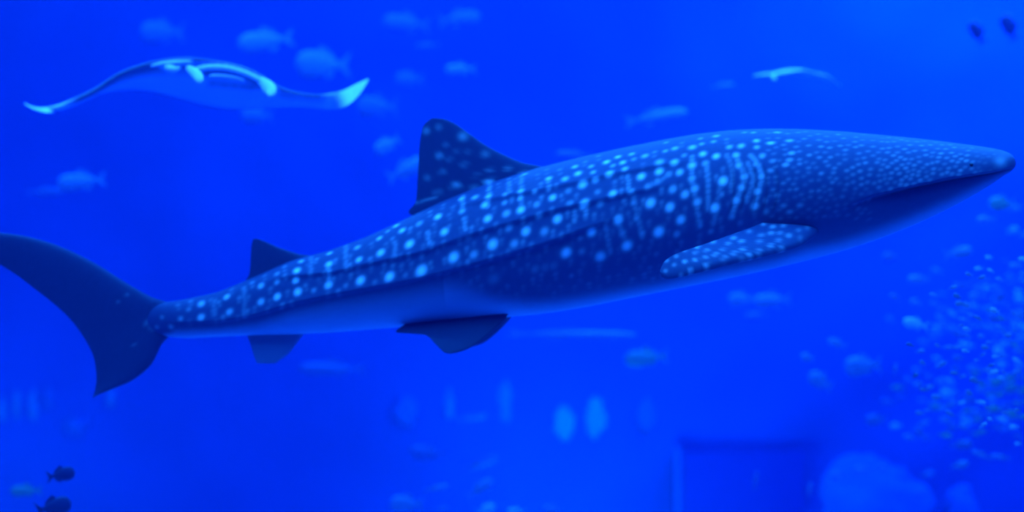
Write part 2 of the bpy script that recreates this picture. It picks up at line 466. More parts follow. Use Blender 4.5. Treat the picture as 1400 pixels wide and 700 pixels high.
pat = np.stack([spot * (1 - belly * .8), belly, dark, np.ones_like(spot)], -1)

shark = empty('whale_shark', P(800, 330, 11.5))
tag(shark, 'huge whale shark with pale spots on its dark back swimming to the right', 'shark')
verts = np.stack([X, Y, Z], -1).reshape(-1, 3)
faces = grid_faces(NC, NR)
faces.append(tuple(range(NR - 1, -1, -1)))
faces.append(tuple(range((NC - 1) * NR, NC * NR)))
mesh_obj('body', verts, faces, M_SHARK, shark, pattern=pat.reshape(-1, 4))


def fin(name, LE, TE, thick, place, mat, parent, nspan=60, nch=28, spots=(), base_pat=(0, 0, .4), label=None, tmin=0.1):
    """a fin lofted between its front edge and its rear edge (same number of points), with a wing section"""
    L, T = resample(LE, nspan), resample(TE, nspan)
    vs, pt = [], []
    side = np.concatenate([np.linspace(0, 1, nch), np.linspace(1, 0, nch)[1:-1]])
    for i in range(nspan):
        s = i / (nspan - 1)
        for k, u in enumerate(side):
            uu = 0.5 - 0.5 * math.cos(math.pi * u)
            q = L[i] * (1 - uu) + T[i] * uu
            prof = 2.6 * (math.sqrt(uu) - uu) * (1 - 0.2 * uu)
            t = thick * (tmin + (1 - tmin) * (1 - s)) * prof * (1 if k < nch else -1)
            vs.append(place(q, t, s))
            sp = 0
            for (x, y, r, b) in spots:
                sp = max(sp, b * math.exp(-(((q[0] - x) ** 2 + (q[1] - y) ** 2) / (r * r)) ** 1.3 * .9))
            pt.append((max(sp, base_pat[0]), base_pat[1], base_pat[2], 1))
    m = len(side)
    fs = grid_faces(nspan, m)
    fs.append(tuple(range(m - 1, -1, -1)))
    fs.append(tuple(range((nspan - 1) * m, nspan * m)))
    o = mesh_obj(name, vs, fs, mat, parent, pattern=pt)
    if label: o['label'] = label
    return o


def upright(q, t, s):
    """fins of the middle plane of the body"""
    y = axis_y(q[0])
    return P(q[0], q[1], y) + N_NEAR * t


fin('first_dorsal_fin',
    [(735, 262), (752, 232), (738, 227), (714, 222), (690, 212), (665, 199), (642, 183), (622, 169), (606, 162.5), (592, 161.5)],
    [(612, 305), (561, 293), (568, 277), (570, 262), (571, 245), (572, 226), (573, 207), (575, 188), (579, 172), (588, 163)],
    0.075, upright, M_SHARK, shark,
    spots=[(583, 179, 5, .35), (600, 174, 5, .22), (633, 187, 6, .5), (610, 198, 4, .2), (601, 213, 5, .45), (615, 218, 4, .2), (664, 211, 5, .35), (635, 225, 4.5, .25), (605, 235, 4.5, .25),
           (584, 243, 4.5, .25), (598, 263, 4.5, .3), (624, 207, 4, .15), (640, 208, 4, .15), (695, 231, 4, .4), (670, 233, 4, .35), (652, 240, 4, .2), (623, 254, 5, .7), (670, 249, 5, 1), (646, 257, 4, .4),
           (717, 238, 4.5, .6)] + [(570 + 6 * k, 277 - 1.6 * k, 2.2, .4) for k in range(5)])
fin('second_dorsal_fin',
    [(425, 375), (428, 352), (412, 348), (395, 343), (378, 337), (365, 331), (352, 326.5)],
    [(372, 395), (338, 388), (341, 374), (342.5, 360), (343, 347), (344, 335), (346, 327)],
    0.045, upright, M_SHARK, shark, nspan=40, nch=18)
fin('tail_fin',
    [(-78, 314), (-38, 315), (0, 318), (40, 324), (85, 338), (130, 360), (170, 385), (205, 405), (240, 420), (236, 452), (221, 471), (206, 499), (181, 520), (151, 533), (129, 542)],
    [(-79, 319), (-42, 339), (-6, 358), (24, 377), (49, 396), (71, 413), (90, 430), (104, 446), (115, 462), (123, 476), (128, 488), (131, 503), (132, 515), (131, 528), (127, 544)],
    0.07, lambda q, t, s: P(q[0], q[1], axis_y(q[0]) - 0.0012 * (215 - q[0]) * 0.6) + N_NEAR * t * (1 - abs(2 * s - 1.1) ** 2 * .6), M_SHARK, shark, nspan=110, nch=30, tmin=1,
    spots=[(221, 434, 4, .3), (212, 447, 4, .3), (205, 441, 4, .3), (176, 403, 2.5, .25), (164, 413, 2.5, .2), (186, 471, 2.5, .2), (225, 447, 4, .3)])
fin('anal_fin',
    [(432, 440), (416, 456), (405, 470), (394, 484), (376, 497)],
    [(345, 440), (338, 456), (343, 472), (347, 486), (352, 497)],
    0.04, upright, M_SHARK, shark, nspan=30, nch=16, base_pat=(0, .55, .1))  # paler tone painted in to stand for haze over this fin


def paired(name, LE, TE, dLE, dTE, thick, spots=(), **kw):
    """a fin of the near flank, each edge at its own distance out from the middle plane, and its mirror image on the far flank"""
    def pl(sign):
        def place(q, t, s):
            w = q[2]
            p = P(q[0], q[1], axis_y(q[0]) + N_NEAR.y * w)
            up = Vector((0, -0.45, 0.9))
            if sign < 0:
                foot = Vector((p.x, p.y, 0)) - Vector((xc[0], Yc[0], 0))
                dist = foot.dot(N_NEAR)
                p = p - N_NEAR * 2 * dist
                up = Vector((0, 0.45, 0.9))
            return p + up * t
        return place
    for sign in (1, -1):
        fin(name, [(x, y, w) for (x, y), w in zip(LE, dLE)], [(x, y, w) for (x, y), w in zip(TE, dTE)], thick, pl(sign), M_SHARK, shark, spots=spots, **kw)


psp = []
for _ in range(900):
    x, y = rng.uniform(908, 1125), rng.uniform(300, 380)
    if all((x - a) ** 2 + (1.3 * (y - b)) ** 2 > 12 ** 2 for a, b, *_ in psp):
        psp.append((x, y, 3.2, rng.uniform(.15, .42) * (1 if x < 1080 else .5)))
paired('pectoral_fin',
       [(1128, 310), (1112, 323), (1092, 336), (1050, 348), (1000, 360), (950, 373), (925, 379), (912, 380.5), (904, 377)],
       [(1065, 300), (1045, 304), (1024, 312), (996, 322), (968, 332), (938, 342), (920, 349), (908, 358), (902, 371)],
       [.45, .66, .80, .98, 1.15, 1.3, 1.38, 1.42, 1.42], [.45, .66, .76, .9, 1.06, 1.22, 1.32, 1.38, 1.42], 0.075, spots=psp, nspan=70, nch=30, tmin=.25, base_pat=(0, 0, 0))
paired('pelvic_fin',
       [(705, 415), (690, 436), (668, 457), (645, 474), (628, 481), (616, 483.5)],
       [(565, 436), (541, 453), (562, 456), (582, 458), (595, 470), (607, 482)],
       [.15, .22, .3, .38, .42, .44], [.12, .2, .28, .36, .41, .44], 0.045, nspan=36, nch=18)


def ball(name, c, r, mat, parent, sc=(1, 1, 1)):
    bm = bmesh.new()
    bmesh.ops.create_uvsphere(bm, u_segments=16, v_segments=10, radius=r)
    vs = [Vector(c) + Vector((v.co.x * sc[0], v.co.y * sc[1], v.co.z * sc[2])) for v in bm.verts]
    fs = [[v.index for v in f.verts] for f in bm.faces]
    bm.free()
    return mesh_obj(name, vs, fs, mat, parent)


k = int(np.argmin((PXs - 1328) ** 2 + (PYs - 225) ** 2)); ci, cj = divmod(k, len(nearcols)); cj = nearcols[cj]
pe = Vector((X[ci, cj], Y[ci, cj], Z[ci, cj]))
ball('eye', pe, 0.013, M_EYE, shark)
cm = mir[cj]
ball('eye', Vector((X[ci, cm], Y[ci, cm], Z[ci, cm])), 0.013, M_EYE, shark)

# ------------------------------------------------------------------ manta ray
MY = 13.0
manta = empty('manta_ray', P(300, 120, MY + .8))
tag(manta, 'large manta ray with raised wing tips gliding above the whale shark\'s tail', 'ray')
M_LE = [(33, 141), (45, 147), (60, 149), (80, 146), (105, 136), (130, 124), (160, 104), (192, 91), (225, 83), (255, 80.5), (290, 84), (330, 92), (360, 106), (385, 122), (410, 129), (440, 131), (468, 125), (488, 115), (503, 108)]
M_TE = [(33, 142), (50, 151), (70, 154), (95, 147), (120, 136), (142, 127), (170, 123), (200, 124), (230, 131), (260, 139), (290, 146), (325, 150), (355, 149), (385, 147), (412, 147), (445, 150), (470, 147), (490, 131), (504, 109)]
NS, NU = 170, 40
LEm, TEm = resample(M_LE, NS), resample(M_TE, NS)
vs, pt = [], []
side = np.concatenate([np.linspace(0, 1, NU), np.linspace(1, 0, NU)[1:-1]])
MWHITE = [([(222, 91), (232, 88), (246, 86), (260, 85.5)], 4.5, .8), ([(264, 97), (285, 91), (310, 92), (335, 99), (358, 110), (372, 122)], 5.5, .95),
          ([(264, 98), (270, 104), (276, 110)], 6, .9), ([(286, 104), (305, 105), (332, 110)], 3.6, .5), ([(366, 120), (374, 125)], 7, .9), ([(228, 93), (236, 95)], 5, .7)]
mw_pts = [(x, y, r, b) for pl, r, b in MWHITE for x, y in resample(pl, 14)]
MDARK = [([(250, 91), (262, 93)], 4, .6), ([(282, 100), (310, 99), (340, 106), (356, 116)], 4.5, .8), ([(288, 114), (315, 117), (345, 120)], 4, .5)]
md_pts = [(x, y, r, b) for pl, r, b in MDARK for x, y in resample(pl, 12)]
for i in range(NS):
    s = abs(2 * i / (NS - 1) - 1)
    tip = 1 - s ** 2.2
    for kk, u in enumerate(side):
        uu = u ** 1.4
        q = LEm[i] * (1 - uu) + TEm[i] * uu
        yl = MY + 1.0 * s ** 1.5
        yt = MY + 1.9 - 0.35 * s
        tw = min(1, max(0, (s - .55) / .3)); tw = tw * tw * (3 - 2 * tw)
        yt = yt * (1 - tw) + (yl - .22 * (1.02 - s) / .17) * tw if s > .55 else yt
        y = yl * (1 - uu) + yt * uu
        lower = kk >= NU
        bulge = (.16 * tip + 0.012) * 2.2 * (math.sqrt(uu) - uu)
        p = P(q[0], q[1], y) + Vector((0, 0, 0.5 * bulge if not lower else -0.25 * bulge))
        vs.append(p)
        qx, qy = 700 + F * p.x / p.y, 350 - F * (p.z - CAM.z) / p.y
        wsp = 0; dk = 0
        if lower or u < .03:
            for (x, yv, r, b) in mw_pts:
                wsp = max(wsp, b * math.exp(-(((qx - x) ** 2 + (qy - yv) ** 2) / (r * r)) ** 1.4))
            for (x, yv, r, b) in md_pts:
                dk = max(dk, b * math.exp(-(((qx - x) ** 2 + (qy - yv) ** 2) / (r * r)) ** 1.4))
        tipw = max(min(max((qx - 438) / 14, 0), 1), min(max((106 - qx) / 22, 0), 1))
        be = 1.0 if lower else 0.0
        be *= min(1, max(0.15 if qx < 240 else .6, (uu - .06) / .35)) if s < .75 else 1
        pt.append((max(wsp, tipw * .95), be, dk * (1 - wsp), 1))
m = len(side)
fs = grid_faces(NS, m); fs.append(tuple(range(m - 1, -1, -1))); fs.append(tuple(range((NS - 1) * m, NS * m)))
mesh_obj('body', vs, fs, M_MANTA, manta, pattern=pt)


def tube(name, path, rad, mat, parent, n=10, flat=1.0):
    path = [Vector(p) for p in path]
    vs = []
    for i, p in enumerate(path):
        t = (path[min(i + 1, len(path) - 1)] - path[max(i - 1, 0)]).normalized()
        a = t.orthogonal() if abs(t.y) > .95 else t.cross(Vector((0, 1, 0))).normalized()
        a.normalize(); b = t.cross(a).normalized()
        r = rad[i] if hasattr(rad, '__len__') else rad
        for k in range(n):
            w = 2 * math.pi * k / n
            vs.append(p + a * math.cos(w) * r + b * math.sin(w) * r * flat)
    fs = grid_faces(len(path), n); fs.append(tuple(range(n - 1, -1, -1))); fs.append(tuple(range((len(path) - 1) * n, len(path) * n)))
    return mesh_obj(name, vs, fs, mat, parent)


def pxpath(pts2, y0, y1, n=14):
    q = resample(pts2, n)
    return [P(a[0], a[1], y0 + (y1 - y0) * i / (n - 1)) for i, a in enumerate(q)]


o = tube('cephalic_fin', pxpath([(256, 92), (264, 98), (270, 104), (275, 112)], MY - .05, MY - .32, 10), [.02, .03, .036, .04, .042, .044, .046, .044, .036, .014], M_PALE, manta, flat=.5)
o['label'] = 'white rolled head fin beside the mouth'
o = tube('cephalic_fin', pxpath([(352, 108), (361, 114), (368, 121), (371, 126), (367, 131)], MY + .08, MY - .15, 10), [.02, .035, .045, .055, .06, .06, .055, .045, .03, .012], M_PALE, manta, flat=.5)
o['label'] = 'white rolled head fin beside the mouth'
tube('upper_lip', pxpath([(265, 96), (285, 92), (310, 93), (335, 100), (356, 110), (370, 120)], MY - .02, MY + .06, 24), [.012] + [.024] * 22 + [.012], M_PALE, manta)
o = tube('shoulder_stripe', pxpath([(206, 90.5), (222, 87), (240, 85), (262, 84)], MY - .0, MY - .04, 12), [.006, .012, .016, .018, .018, .018, .018, .018, .016, .014, .01, .006], M_PALE, manta, n=8)
o['label'] = 'thin white stripe beside the head'
o = tube('head_patch', pxpath([(226, 91), (232, 94), (240, 95), (246, 92)], MY - .04, MY - .06, 8), [.012, .028, .034, .034, .03, .024, .016, .008], M_PALE, manta, n=8)
o['label'] = 'small white patch left of the mouth'
tube('gill_plate', pxpath([(286, 104), (305, 104.5), (322, 107), (334, 111)], MY - .04, MY + .06, 10), [.008] + [.018] * 8 + [.008], M_BLUEPALE, manta, n=8)
tube('tail', [P(305, 128, MY + 1.8), P(312, 131, MY + 2.4), P(318, 133, MY + 3.0), P(322, 134, MY + 3.6)], [.03, .018, .01, .004], M_MANTA, manta, n=8)

# ------------------------------------------------------------------ fish
def fish_meshes(depth, thick, dorsal_h):
    """meshes of one fish, nose at +X, length 1, centred"""
    out = {}
    n, m = 16, 12
    vs = []
    for i in range(n):
        t = i / (n - 1)
        x = .5 - .80 * t
        prof = math.sin(math.pi * min(1, t ** .62 * .93 + .02)) ** .85
        h = max(.012, depth / 2 * prof) if t < 1 else depth * .07
        h = max(h, depth * .075 * t)
        w = max(.006, thick / 2 * prof)
        for k in range(m):
            a = 2 * math.pi * k / m
            vs.append((x, w * math.cos(a), h * math.sin(a) * (1 if math.sin(a) > 0 else 1.05)))
    fs = grid_faces(n, m); fs.append(tuple(range(m - 1, -1, -1))); fs.append(tuple(range((n - 1) * m, n * m)))
    out['body'] = (vs, fs)

    def plate(poly, th=.012):
        k = len(poly)
        v = [(x, -th / 2, z) for x, z in poly] + [(x, th / 2, z) for x, z in poly]
        f = [tuple(range(k)), tuple(range(2 * k - 1, k - 1, -1))] + [(i, i + k, (i + 1) % k + k, (i + 1) % k) for i in range(k)]
        return v, f
    d = depth
    out['tail_fin'] = plate([(-.27, .06 * d), (-.36, .22 * d), (-.5, .52 * d), (-.47, .3 * d), (-.42, 0), (-.47, -.3 * d), (-.5, -.52 * d), (-.36, -.22 * d), (-.27, -.06 * d)])
    out['dorsal_fin'] = plate([(.12, .46 * d), (.04, (.47 + dorsal_h) * d), (-.08, (.4 + dorsal_h * .7) * d), (-.2, (.22 + dorsal_h * .5) * d), (-.21, .16 * d), (-.05, .36 * d)])
    out['anal_fin'] = plate([(-.02, -.42 * d), (-.1, -(.36 + dorsal_h * .8) * d), (-.21, -(.2 + dorsal_h * .4) * d), (-.21, -.15 * d), (-.1, -.3 * d)])
    v, f = plate([(.2, -.05 * d), (.08, .02 * d), (.02, -.12 * d), (.08, -.22 * d)], .01)
    out['pectoral_fin'] = ([(x, y - thick * .47 - (.2 - x) * .25, z) for x, y, z in v], f)
    return out


KINDS = {'jack': fish_meshes(.36, .15, .28), 'slim': fish_meshes(.19, .12, .35), 'deep': fish_meshes(.5, .16, .22), 'needle': fish_meshes(.06, .05, .3)}
CACHE = {}


def fish_mesh(kind, part, mat):
    key = (kind, part, mat.name)
    if key not in CACHE:
        if part == 'all':
            vs, fs = [], []
            for v, f in KINDS[kind].values():
                b = len(vs); vs += v; fs += [tuple(b + i for i in q) for q in f]
        else:
            vs, fs = KINDS[kind][part]
        me = bpy.data.meshes.new('fish_' + part)
        me.from_pydata(vs, [], fs); me.update()
        if part in ('body', 'all'):
            me.polygons.foreach_set('use_smooth', [len(p.vertices) == 4 for p in me.polygons])
        me.materials.append(mat)
        CACHE[key] = me
    return CACHE[key]


def fish(name, label, px, py, length, Y, mat, kind='jack', face=-1, tilt=0.0, yaw=0.0, group=None, parts=True, cat='fish'):
    """length in pixels of the photograph, turned into metres at the fish's own distance; tilt > 0 lifts the nose"""
    s = length / F * Y
    if parts:
        o = empty(name, P(px, py, Y))
        for p in ('body', 'tail_fin', 'dorsal_fin', 'anal_fin', 'pectoral_fin'):
            c = bpy.data.objects.new(p, fish_mesh(kind, p, mat)); C.objects.link(c); c.parent = o
    else:
        o = bpy.data.objects.new(name, fish_mesh(kind, 'all', mat)); C.objects.link(o)
        o.location = P(px, py, Y)
    o.scale = (s, s, s)
    rz = math.radians(yaw) + (math.pi if face < 0 else 0)
    o.rotation_mode = 'ZYX'
    o.rotation_euler = (0, -math.radians(tilt), rz)
    # rotation order: pitch about the fish's own side axis first, then heading
    o.rotation_mode = 'XYZ'
    return tag(o, label, cat, group)


BIG = [
    # name, label, px, py, length, Y, material, kind, face, tilt, yaw
    ('reef_fish', 'hazy pale fish above the manta ray, its forked tail to the right', 364, 56, 78, 18, M_SILVER, 'jack', -1, -8, 10),
    ('reef_fish', 'pale blue deep-bodied fish just right of the manta\'s raised back', 442, 88, 76, 19, M_SILVER, 'deep', -1, 0, 15),
    ('reef_fish', 'small pale fish high between the manta and the dorsal fin', 630, 95, 44, 17, M_SILVER, 'jack', -1, -3, 10),
    ('reef_fish', 'pale round fish directly below the manta\'s bright right wing tip', 516, 146, 58, 19, M_BLUEGREY, 'deep', -1, 0, 10),
    ('reef_fish', 'bright pale fish in the gap left of the tall dorsal fin', 530, 198, 40, 15.5, M_SILVER, 'deep', -1, -30, 15),
    ('reef_fish', 'pale fish partly hidden behind the rear edge of the dorsal fin', 556, 232, 62, 16, M_SILVER, 'jack', 1, 25, 20),
    ('reef_fish', 'lone pale fish in open water below the manta\'s left wing', 112, 248, 66, 16, M_SILVER, 'jack', -1, -6, 10),
    ('reef_fish', 'faint slim fish following low behind the lone pale fish at left', 62, 262, 52, 19, M_BLUEGREY, 'slim', 1, 2, 5),
    ('reef_fish', 'faint fish near the upper edge above the manta\'s head', 222, 44, 60, 22, M_BLUEGREY, 'deep', -1, 0, 10),
    ('reef_fish', 'faint pale fish at the upper edge above the dorsal fin', 628, 26, 60, 21, M_BLUEGREY, 'jack', 1, 8, 10),
    ('reef_fish', 'faint long fish at upper centre left of the topmost pale fish', 556, 32, 66, 22, M_BLUEGREY, 'jack', -1, 4, 10),
    ('reef_fish', 'thin faint fish just below the long faint fish at upper centre', 585, 62, 34, 21, M_BLUEGREY, 'slim', -1, -5, 10),
    ('reef_fish', 'faint small fish right of the manta\'s right wing tip', 560, 108, 40, 22, M_BLUEGREY, 'deep', -1, 0, 10),
    ('reef_fish', 'faint fish under the belly of the manta ray', 352, 158, 44, 18, M_BLUEGREY, 'deep', -1, 0, 10),
    ('slender_fish', 'long slender pale fish slanting upward above the shark\'s back', 897, 160, 92, 17, M_SILVER, 'slim', 1, 10, 12),
    ('slender_fish', 'short slender pale fish left of the distant ray', 988, 117, 32, 18, M_SILVER, 'slim', 1, 6, 10),
    ('slender_fish', 'very long thin pale fish below the shark\'s belly, right of pelvic fin', 780, 457, 180, 16, M_SILVER, 'needle', 1, -1, 4),
    ('reef_fish', 'pale fish skimming the shark\'s back just behind the dorsal fin\'s front', 786, 212, 54, 15, M_BLUEGREY, 'slim', -1, 3, 8),
    ('reef_fish', 'pale fish below the pectoral fin, right one of a touching pair', 1056, 411, 56, 17, M_SILVER, 'jack', -1, -4, 8),
    ('reef_fish', 'pale fish below the pectoral fin, left one of a touching pair', 1014, 410, 40, 17.5, M_SILVER, 'deep', -1, 0, 8),
    ('reef_fish', 'small faint fish just under the touching pair of pale fish', 1034, 432, 34, 18, M_BLUEGREY, 'jack', -1, -8, 8),
    ('reef_fish', 'faint greenish fish under the shark\'s belly at centre right', 884, 489, 62, 19, M_OLIVE, 'jack', -1, -4, 8),
    ('reef_fish', 'faint slender fish below the anal fin, nose to the left', 455, 504, 92, 19, M_BLUEGREY, 'slim', -1, 1, 6),
    ('reef_fish', 'bright small fish leading the right-hand school at its left end', 1104, 489, 22, 13, M_SILVER, 'deep', -1, 15, 20),
    ('reef_fish', 'pale fish nosing down just below the leading bright fish', 1122, 521, 40, 15, M_SILVER, 'deep', -1, 28, 15),
    ('reef_fish', 'broad pale fish with tail to the right, ahead of the school', 1180, 500, 54, 15, M_SILVER, 'deep', -1, -3, 8),
    ('reef_fish', 'slanting pale fish above the broad pale fish ahead of the school', 1145, 470, 30, 14.5, M_SILVER, 'jack', -1, 18, 12),
    ('reef_fish', 'brightest silver fish along the upper left edge of the school', 1252, 443, 40, 11.5, M_BRIGHT, 'jack', -1, 12, 15),
    ('reef_fish', 'pale fish swimming alone below the shark\'s throat', 1256, 382, 34, 13, M_SILVER, 'jack', -1, 0, 12),
    ('reef_fish', 'pale fish near the snout, farther up than its neighbours', 1348, 300, 28, 12.5, M_SILVER, 'jack', -1, -4, 10),
    ('reef_fish', 'long pale fish below the snout with a fin raised', 1310, 346, 44, 13.5, M_SILVER, 'jack', 1, 8, 12),
    ('reef_fish', 'olive fish close to the snout tip at the right edge', 1370, 279, 40, 14, M_OLIVE, 'deep', -1, 0, 12),
    ('reef_fish', 'faint lone fish below the shark\'s gills, above the school', 1218, 352, 26, 15, M_BLUEGREY, 'deep', -1, 0, 10),
    ('dark_fish', 'dark rounded fish at lower left, upper one of two', 83, 649, 38, 11, M_BLACKFISH, 'deep', 1, 10, 15),
    ('dark_fish', 'large dark fish cut by the lower left edge of the view', 73, 693, 48, 10.5, M_BLACKFISH, 'deep', 1, 12, 15),
    ('reef_fish', 'olive fish between the two dark fish at lower left', 36, 671, 42, 13, M_OLIVE, 'jack', -1, 0, 12),
    ('dark_fish', 'shadowy dark fish near the upper right corner, left one', 1336, 45, 36, 20, M_BLACKFISH, 'deep', -1, 60, 10),
    ('dark_fish', 'shadowy dark fish near the upper right corner, right one', 1380, 38, 40, 20, M_BLACKFISH, 'deep', -1, 65, 10),
    ('reef_fish', 'thin bright fish slanting upward in the bottom centre shoal', 597, 667, 34, 14, M_SILVER, 'slim', 1, 10, 10),
    ('reef_fish', 'wide pale fish at bottom centre, left end of the shoal', 556, 689, 46, 14.5, M_SILVER, 'deep', -1, 4, 10),
    ('reef_fish', 'pale fish rising steeply at the top of the bottom centre shoal', 656, 668, 42, 15, M_SILVER, 'jack', 1, 32, 12),
    ('reef_fish', 'small flat fish low in the bottom centre shoal', 604, 695, 18, 14, M_SILVER, 'slim', 1, 2, 10),
    ('reef_fish', 'pale fish at the bottom edge below the steeply rising one', 664, 697, 28, 14, M_BRIGHT, 'deep', 1, 20, 12),
    ('reef_fish', 'bright fish cut by the bottom edge at centre', 706, 699, 26, 13.5, M_BRIGHT, 'jack', -1, 5, 12),
    ('reef_fish', 'faint fish at the bottom edge, right end of the shoal', 756, 697, 28, 15, M_SILVER, 'jack', -1, 10, 12),
    ('reef_fish', 'faint fish above the bottom centre shoal, nose left', 585, 619, 50, 18, M_BLUEGREY, 'jack', -1, 8, 10),
    ('reef_fish', 'faint long fish slanting upward over the bottom shoal', 655, 634, 56, 19, M_BLUEGREY, 'slim', 1, 20, 10),
    ('reef_fish', 'faint slim fish over the bottom shoal in front of the wall', 645, 571, 44, 20, M_BLUEGREY, 'slim', 1, 8, 10),
    ('reef_fish', 'fish hanging nearly upright by the lower right dark window', 1033, 657, 26, 14, M_BLUEGREY, 'slim', 1, 80, 10),
    ('reef_fish', 'thin upright pale fish right of the dark window', 1107, 669, 20, 14, M_SILVER, 'slim', 1, 82, 10),
    ('reef_fish', 'thin upright pale fish inside the school\'s left flank', 1224, 505, 18, 12, M_SILVER, 'slim', 1, 80, 10),
    ('reef_fish', 'pale fish below the school with its bright flank turned', 1312, 636, 28, 13, M_SILVER, 'jack', 1, 10, 15),
    ('reef_fish', 'pale fish above the bright-flanked one under the school', 1314, 608, 34, 13.5, M_BLUEGREY, 'jack', 1, 4, 12),
    ('reef_fish', 'faint pale fish in open water left of the school\'s lower half', 1198, 574, 30, 15, M_BLUEGREY, 'deep', -1, 0, 10),
    ('reef_fish', 'pale fish in a slanting pair under the school, left one', 1342, 622, 32, 12.5, M_SILVER, 'slim', -1, 22, 12),
    ('reef_fish', 'pale fish in a slanting pair under the school, right one', 1368, 625, 30, 12.5, M_SILVER, 'slim', -1, 10, 12),
    ('reef_fish', 'pale fish over the wide boulder, near its left end', 1146, 650, 24, 17, M_SILVER, 'deep', -1, 0, 12),
    ('reef_fish', 'pale fish over the wide boulder, near its top', 1180, 642, 30, 18, M_SILVER, 'jack', -1, 0, 12),
    ('reef_fish', 'small bright fish over the wide boulder, second from its top', 1208, 640, 16, 17, M_SILVER, 'deep', -1, 10, 12),
    ('reef_fish', 'pale fish over the wide boulder, near its right end', 1268, 648, 20, 17, M_SILVER, 'jack', 1, 10, 12),
    ('reef_fish', 'small dim fish low beside the wide boulder', 1262, 676, 24, 18, M_BLUEGREY, 'jack', -1, 5, 12),
]
for a in BIG:
    a = list(a)
    a[5] = a[5] + 2 if a[0] == 'dark_fish' and a[5] < 15 else a[5] if a[0] == 'dark_fish' else min(24.5, a[5] + 4)
    fish(a[0], a[1], *a[2:], parts=(a[4] >= 24))

# the school at the right: the ones the photograph tells apart by place, then the crowd between them
SCHOOL = [(1390, 285), (1384, 315), (1398, 322), (1352, 352), (1376, 360), (1382, 378), (1352, 387), (1370, 405), (1380, 421), (1360, 425), (1288, 436), (1303, 430), (1330, 446), (1356, 450), (1310, 457), (1342, 460),
          (1280, 462), (1362, 463), (1320, 480), (1348, 475), (1258, 480), (1290, 497), (1284, 500), (1370, 498), (1395, 500), (1332, 503), (1242, 519), (1228, 530), (1290, 520), (1316, 515), (1342, 525), (1272, 529),
          (1308, 537), (1258, 565), (1268, 561), (1300, 552), (1292, 558), (1340, 550), (1352, 565), (1392, 552), (1344, 590), (1380, 575), (1366, 540), (1386, 530), (1385, 470), (1390, 445), (1394, 400), (1334, 405), (1316, 425)]
for _ in range(4000):
    if len(SCHOOL) >= 200: break
    x, y = rng.uniform(1190, 1405), rng.uniform(330, 615)
    dens = np.clip((x - 1200) / 150, 0, 1) ** 1.3 * np.clip((y - 340) / 90, 0, 1) * np.clip((620 - y) / 60, 0, 1)
    if rng.random() < dens and all((x - a[2]) ** 2 + (y - a[3]) ** 2 > 22 ** 2 for a in BIG) and all((x - a) ** 2 + (1.4 * (y - b)) ** 2 > 10 ** 2 for a, b in SCHOOL):
        SCHOOL.append((x, y))
LOOK = {M_BRIGHT: 'bright silver', M_OLIVE: 'green-tinged', M_SILVER: 'pale blue', M_BLUEGREY: 'dim blue'}
rows = []
for x, y in SCHOOL:
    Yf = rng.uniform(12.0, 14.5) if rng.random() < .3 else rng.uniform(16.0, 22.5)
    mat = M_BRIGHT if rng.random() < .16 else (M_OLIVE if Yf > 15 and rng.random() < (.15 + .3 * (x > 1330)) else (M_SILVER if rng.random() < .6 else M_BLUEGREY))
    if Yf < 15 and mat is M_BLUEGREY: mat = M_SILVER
    face = -1 if rng.random() < .8 else 1
    zone = ('upper' if y < 430 else 'middle' if y < 520 else 'lower') + ' ' + ('left' if x < 1290 else 'centre' if x < 1345 else 'right' if x < 1376 else 'edge')
    base = '%s school fish, nose %s, %s of school' % (LOOK[mat], 'left' if face < 0 else 'right', zone)
    rows.append((base, x, y, Yf, mat, face))
ORD = ['topmost', 'second from top', 'third from top', 'fourth from top', 'fifth from top', 'sixth from top', 'seventh from top', 'eighth from top', 'ninth from top', 'tenth from top',
       'eleventh from top', 'twelfth from top', 'thirteenth from top', 'fourteenth from top', 'fifteenth from top', 'sixteenth from top']
NUM = 'none one two three four five six seven eight nine ten eleven twelve thirteen fourteen fifteen sixteen'.split()
for base, x, y, Yf, mat, face in rows:
    same = sorted(r[2] for r in rows if r[0] == base)
    label = base if len(same) == 1 else '%s, %s of %s' % (base, ORD[same.index(y)], NUM[len(same)])
    fish('schooling_fish', label, x, y, rng.uniform(10, 16) if Yf < 15 else rng.uniform(12, 23), Yf, mat, 'jack' if rng.random() < .6 else 'deep', face, rng.uniform(-18, 34), rng.uniform(-25, 30),
         'school of small fish at right', parts=False)

# ------------------------------------------------------------------ the distant ray
FY = 17.5
ray = empty('distant_ray', P(1088, 104, FY))
tag(ray, 'distant pale ray seen edge-on, arched above the shark\'s head', 'ray')
a_ = resample([(1030, 104), (1045, 102), (1060, 101), (1075, 98), (1088, 97), (1105, 101), (1122, 104), (1135, 109), (1148, 117)], 60)
vs = []
for i, q in enumerate(a_):
    s = abs(2 * i / 59 - 1)
    c = 1.1 * (1 - s ** 1.6) + .05
    for k in range(16):
        w = 2 * math.pi * k / 16
        t = (.02 * (1 - s ** 3) + .006)
        vs.append(P(q[0], q[1], FY) + Vector((0, .5 * c * math.cos(w), t * math.sin(w) + 0.06 * c * math.cos(w))))
fs = grid_faces(60, 16); fs.append(tuple(range(15, -1, -1))); fs.append(tuple(range(59 * 16, 60 * 16)))
mesh_obj('body', vs, fs, M_PALE, ray)
tube('cephalic_fin', pxpath([(1056, 102), (1058, 106), (1060, 109)], FY - .4, FY - .6, 6), [.025, .03, .03, .028, .02, .008], M_PALE, ray, n=8)
tube('tail', [P(1090, 100, FY + .5), P(1094, 101, FY + 1.2), P(1098, 102, FY + 2)], [.02, .012, .004], M_PALE, ray, n=8)

